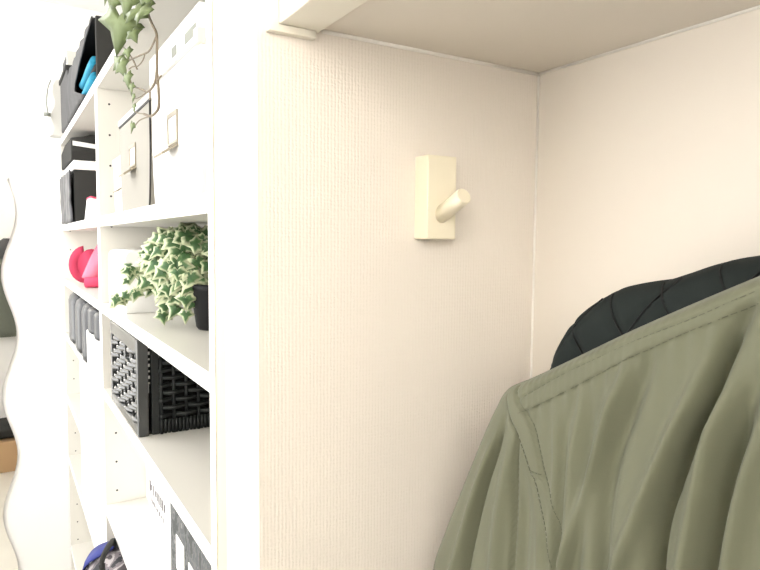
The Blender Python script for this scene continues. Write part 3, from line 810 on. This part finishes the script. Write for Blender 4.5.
# collar, beyond the right edge of the photo
p = MB(); rings = []
zn = interp(topw, .175)-.02
for k in range(17):
    a = PI*.15+2*PI*k/17
for (dz_, r_) in ((-.015, .062), (.02, .056), (.05, .058), (.051, .054), (.02, .051), (-.012, .055)):
    rings.append([(XG-.003+r_*.45*math.cos(2*PI*a/28), YC+.8*r_*math.sin(2*PI*a/28), zn+.01+dz_) for a in range(28)])
p.loft(rings, caps=False).build('collar', M['coat_green'], t, smooth=True)

XQ, TQ = .425, .03
qtop = [(562, 369), (569, 350), (582, 328), (600, 306), (617, 293), (635.5, 285), (656, 281), (679, 277.6), (702, 270), (725, 262.6), (742.6, 258), (760, 255.5), (800, 249)]
qside = [(562, 369), (559, 385), (553, 420), (541, 480), (530, 560)]
def quilt_disp(y, z, zt):
    a, b = (y+z*.75)/.052+.2, (y-z*.75)/.052+.2
    da, db = abs(a-round(a)), abs(b-round(b))
    return .0045*min(1, (min(da, db)*7)**.6)+.002*noise.noise(Vector((y*30, z*30, 0)))
t = thing('jacket', 'black quilted jacket hanging behind the olive green jacket', 'jacket', (XQ, .12, -.70))
YQ = .14
gq = lambda y, z, zt, u: 'sleeve.L' if (u < .10) else ('sleeve.R' if u > .90 else 'body')
coat(t, XQ, TQ, qtop, qside, YQ, -.70, quilt_disp, gq, {'body': M['quilt'], 'sleeve': M['quilt']}, nu=150, nv=170, edge=.04, tedge=.03)
qt = sorted(world(qtop, XQ)); qs = sorted([(c, b) for b, c in world(qside, XQ)])
def quilt_x(y, z):
    zt = interp(qt, y); dt = min(1, (zt-z)/.03); de = min(1, max(0, interp(qs, z)-y)/.04)
    g = math.sqrt(max(0, 1-(1-dt)**2))*math.sqrt(max(0, 1-(1-de)**2))
    return XQ-TQ*g-quilt_disp(y, z, zt)*min(1, g*1.4)
p = MB()
for sg in (1, -1):
    for k in range(-14, 16):
        run = []
        for i in range(160):
            z = .05-.25*i/160; y = (k-.2)*.052-sg*z*.75
            ok = .1 < y < interp(qs, z)-.004 and z < interp(qt, y)-.003
            if ok: run.append((quilt_x(y, z)-.0022, y, z))
            if (not ok or i == 159) and run:
                if len(run) > 3: p.tube(run[::2], .0009, 4)
                run = []
p.build('quilting', mat('black thread', (.004, .005, .005), .9), t)
p = MB(); rings = []
for (dz_, r_) in ((-.02, .06), (.015, .055), (.035, .056), (.036, .052), (.0, .05)):
    rings.append([(XQ+r_*.5*math.cos(2*PI*a/28), YQ-.035+r_*math.sin(2*PI*a/28), .0+dz_+.02) for a in range(28)])
p.loft(rings, caps=False).build('collar', M['quilt'], t, smooth=True)
# pegs on the back wall that carry the two jackets
peg_hook('cream wooden hook on the back wall carrying the olive jacket', (XB, .125, .05), .034, .022, .0795, (-1, 0, 0), (XG-.01, .125, .075), .0078)
peg_hook('cream wooden hook on the back wall carrying the black jacket', (XB, .06, .05), .034, .022, .0795, (-1, 0, 0), (XQ-.01, .06, .075), .0078)

# ------------------------------------------------------------------ wavy mirror on the end wall, and what it reflects
t = thing('mirror', 'wall mirror with a wavy edge hanging on the end wall', 'mirror', (-.18, YE-.012, -1.30))
pr, pl_ = [], []
z = .216
N_ = 90
for k in range(N_+1):
    z = .216-(1.516)*k/N_; w = .0225*math.cos(2*PI*(z-.09)/.424); c = .019+.02*z
    pr.append((c+w, z)); pl_.append((c-.38-w, z))
pr[0] = (.028, .208); pr.insert(0, (.010, .2175)); 
MB().prism(pr+pl_[::-1], 1, YE-.010, YE-.004).build('glass', M['mirror'], t)
MB().prism([(x*.985-.003, z) for x, z in pr]+[(x*.985+.003, z) for x, z in pl_[::-1]], 1, YE-.004, YE).build('backing', M['slot'], t)
t = thing('coat', 'grey green coat on the rear wall, seen in the wavy mirror', 'coat', (.02, YR+.06, -.77))
rings = []
for k in range(13):
    f = k/12; z = -.13-.64*f; w = .055+.12*min(1, f*2.2)**.6; ring = []
    for q in range(40):
        a = 2*PI*q/40; r = 1+.07*math.sin(a*7+f*2)
        ring.append((.03+w*math.cos(a)*r, YR+.055+.05*math.sin(a)*r, z))
    rings.append(ring)
MB().loft(rings).build('coat_body', M['coat_rear'], t, smooth=True)
MB().loft([[(.03+r*math.cos(a*PI/10), YR+.05+r*.7*math.sin(a*PI/10), z) for a in range(20)] for z, r in ((-.16, .085), (-.07, .075), (-.02, .045), (.0, .02))]).build('hood', M['fab_grey'], t, smooth=True)
t = tag(MB().box((-.25, YR+.06, FL), (.30, YR+.40, -1.52)).build('cardboard_box', M['cardboard'], bevel=.004), 'tan cardboard box on the floor by the rear wall, seen in the mirror', 'box')
o = blob((.02, YR+.23, -1.455), (.2, .13, .066), 8, .12).build('handbag', M['fab_black'], smooth=True); tag(o, 'dark bag lying on the cardboard box, seen in the mirror', 'bag')

# ------------------------------------------------------------------ light
def area(name, loc, rot, sx, sy, power, col):
    l = bpy.data.lights.new(name, 'AREA'); l.shape = 'RECTANGLE'; l.size = sx; l.size_y = sy; l.energy = power; l.color = col
    o = bpy.data.objects.new(name, l); C.objects.link(o); o.location = loc; o.rotation_euler = rot; return o
area('daylight_window', (XL-.02, (WY0+WY1)/2, (WZ0+WZ1)/2), (0, -PI/2, 0), WZ1-WZ0-.06, WY1-WY0-.06, 29, (1, .99, .97))
area('rear_window', (-.60, YR+.02, .36), (-PI/2, 0, 0), .65, .74, 23, (1, .96, .90))  # added fill light for the alcove; the rear wall has no window
area('ceiling_panel', (-.42, 1.95, CE-.015), (0, 0, 0), .7, .8, 14, (1, .99, .97))  # added fill light under the ceiling, brightens the end wall; no lamp there
w = bpy.data.worlds.new('world'); S.world = w; w.use_nodes = True
w.node_tree.nodes['Background'].inputs[0].default_value = (1, 1, 1, 1); w.node_tree.nodes['Background'].inputs[1].default_value = 1

# ------------------------------------------------------------------ camera
cd = bpy.data.cameras.new('camera'); cam = bpy.data.objects.new('camera', cd); C.objects.link(cam)
cd.sensor_width = 36; cd.lens = F/760*36; cd.clip_start = .01
cam.matrix_world = Matrix(((RR.x, UU.x, -FW.x, 0), (RR.y, UU.y, -FW.y, 0), (RR.z, UU.z, -FW.z, 0), (0, 0, 0, 1)))
S.camera = cam
S.view_settings.view_transform = 'Standard'; S.view_settings.look = 'None'; S.view_settings.gamma = 1; S.view_settings.exposure = 0
S.view_settings.use_curve_mapping = False
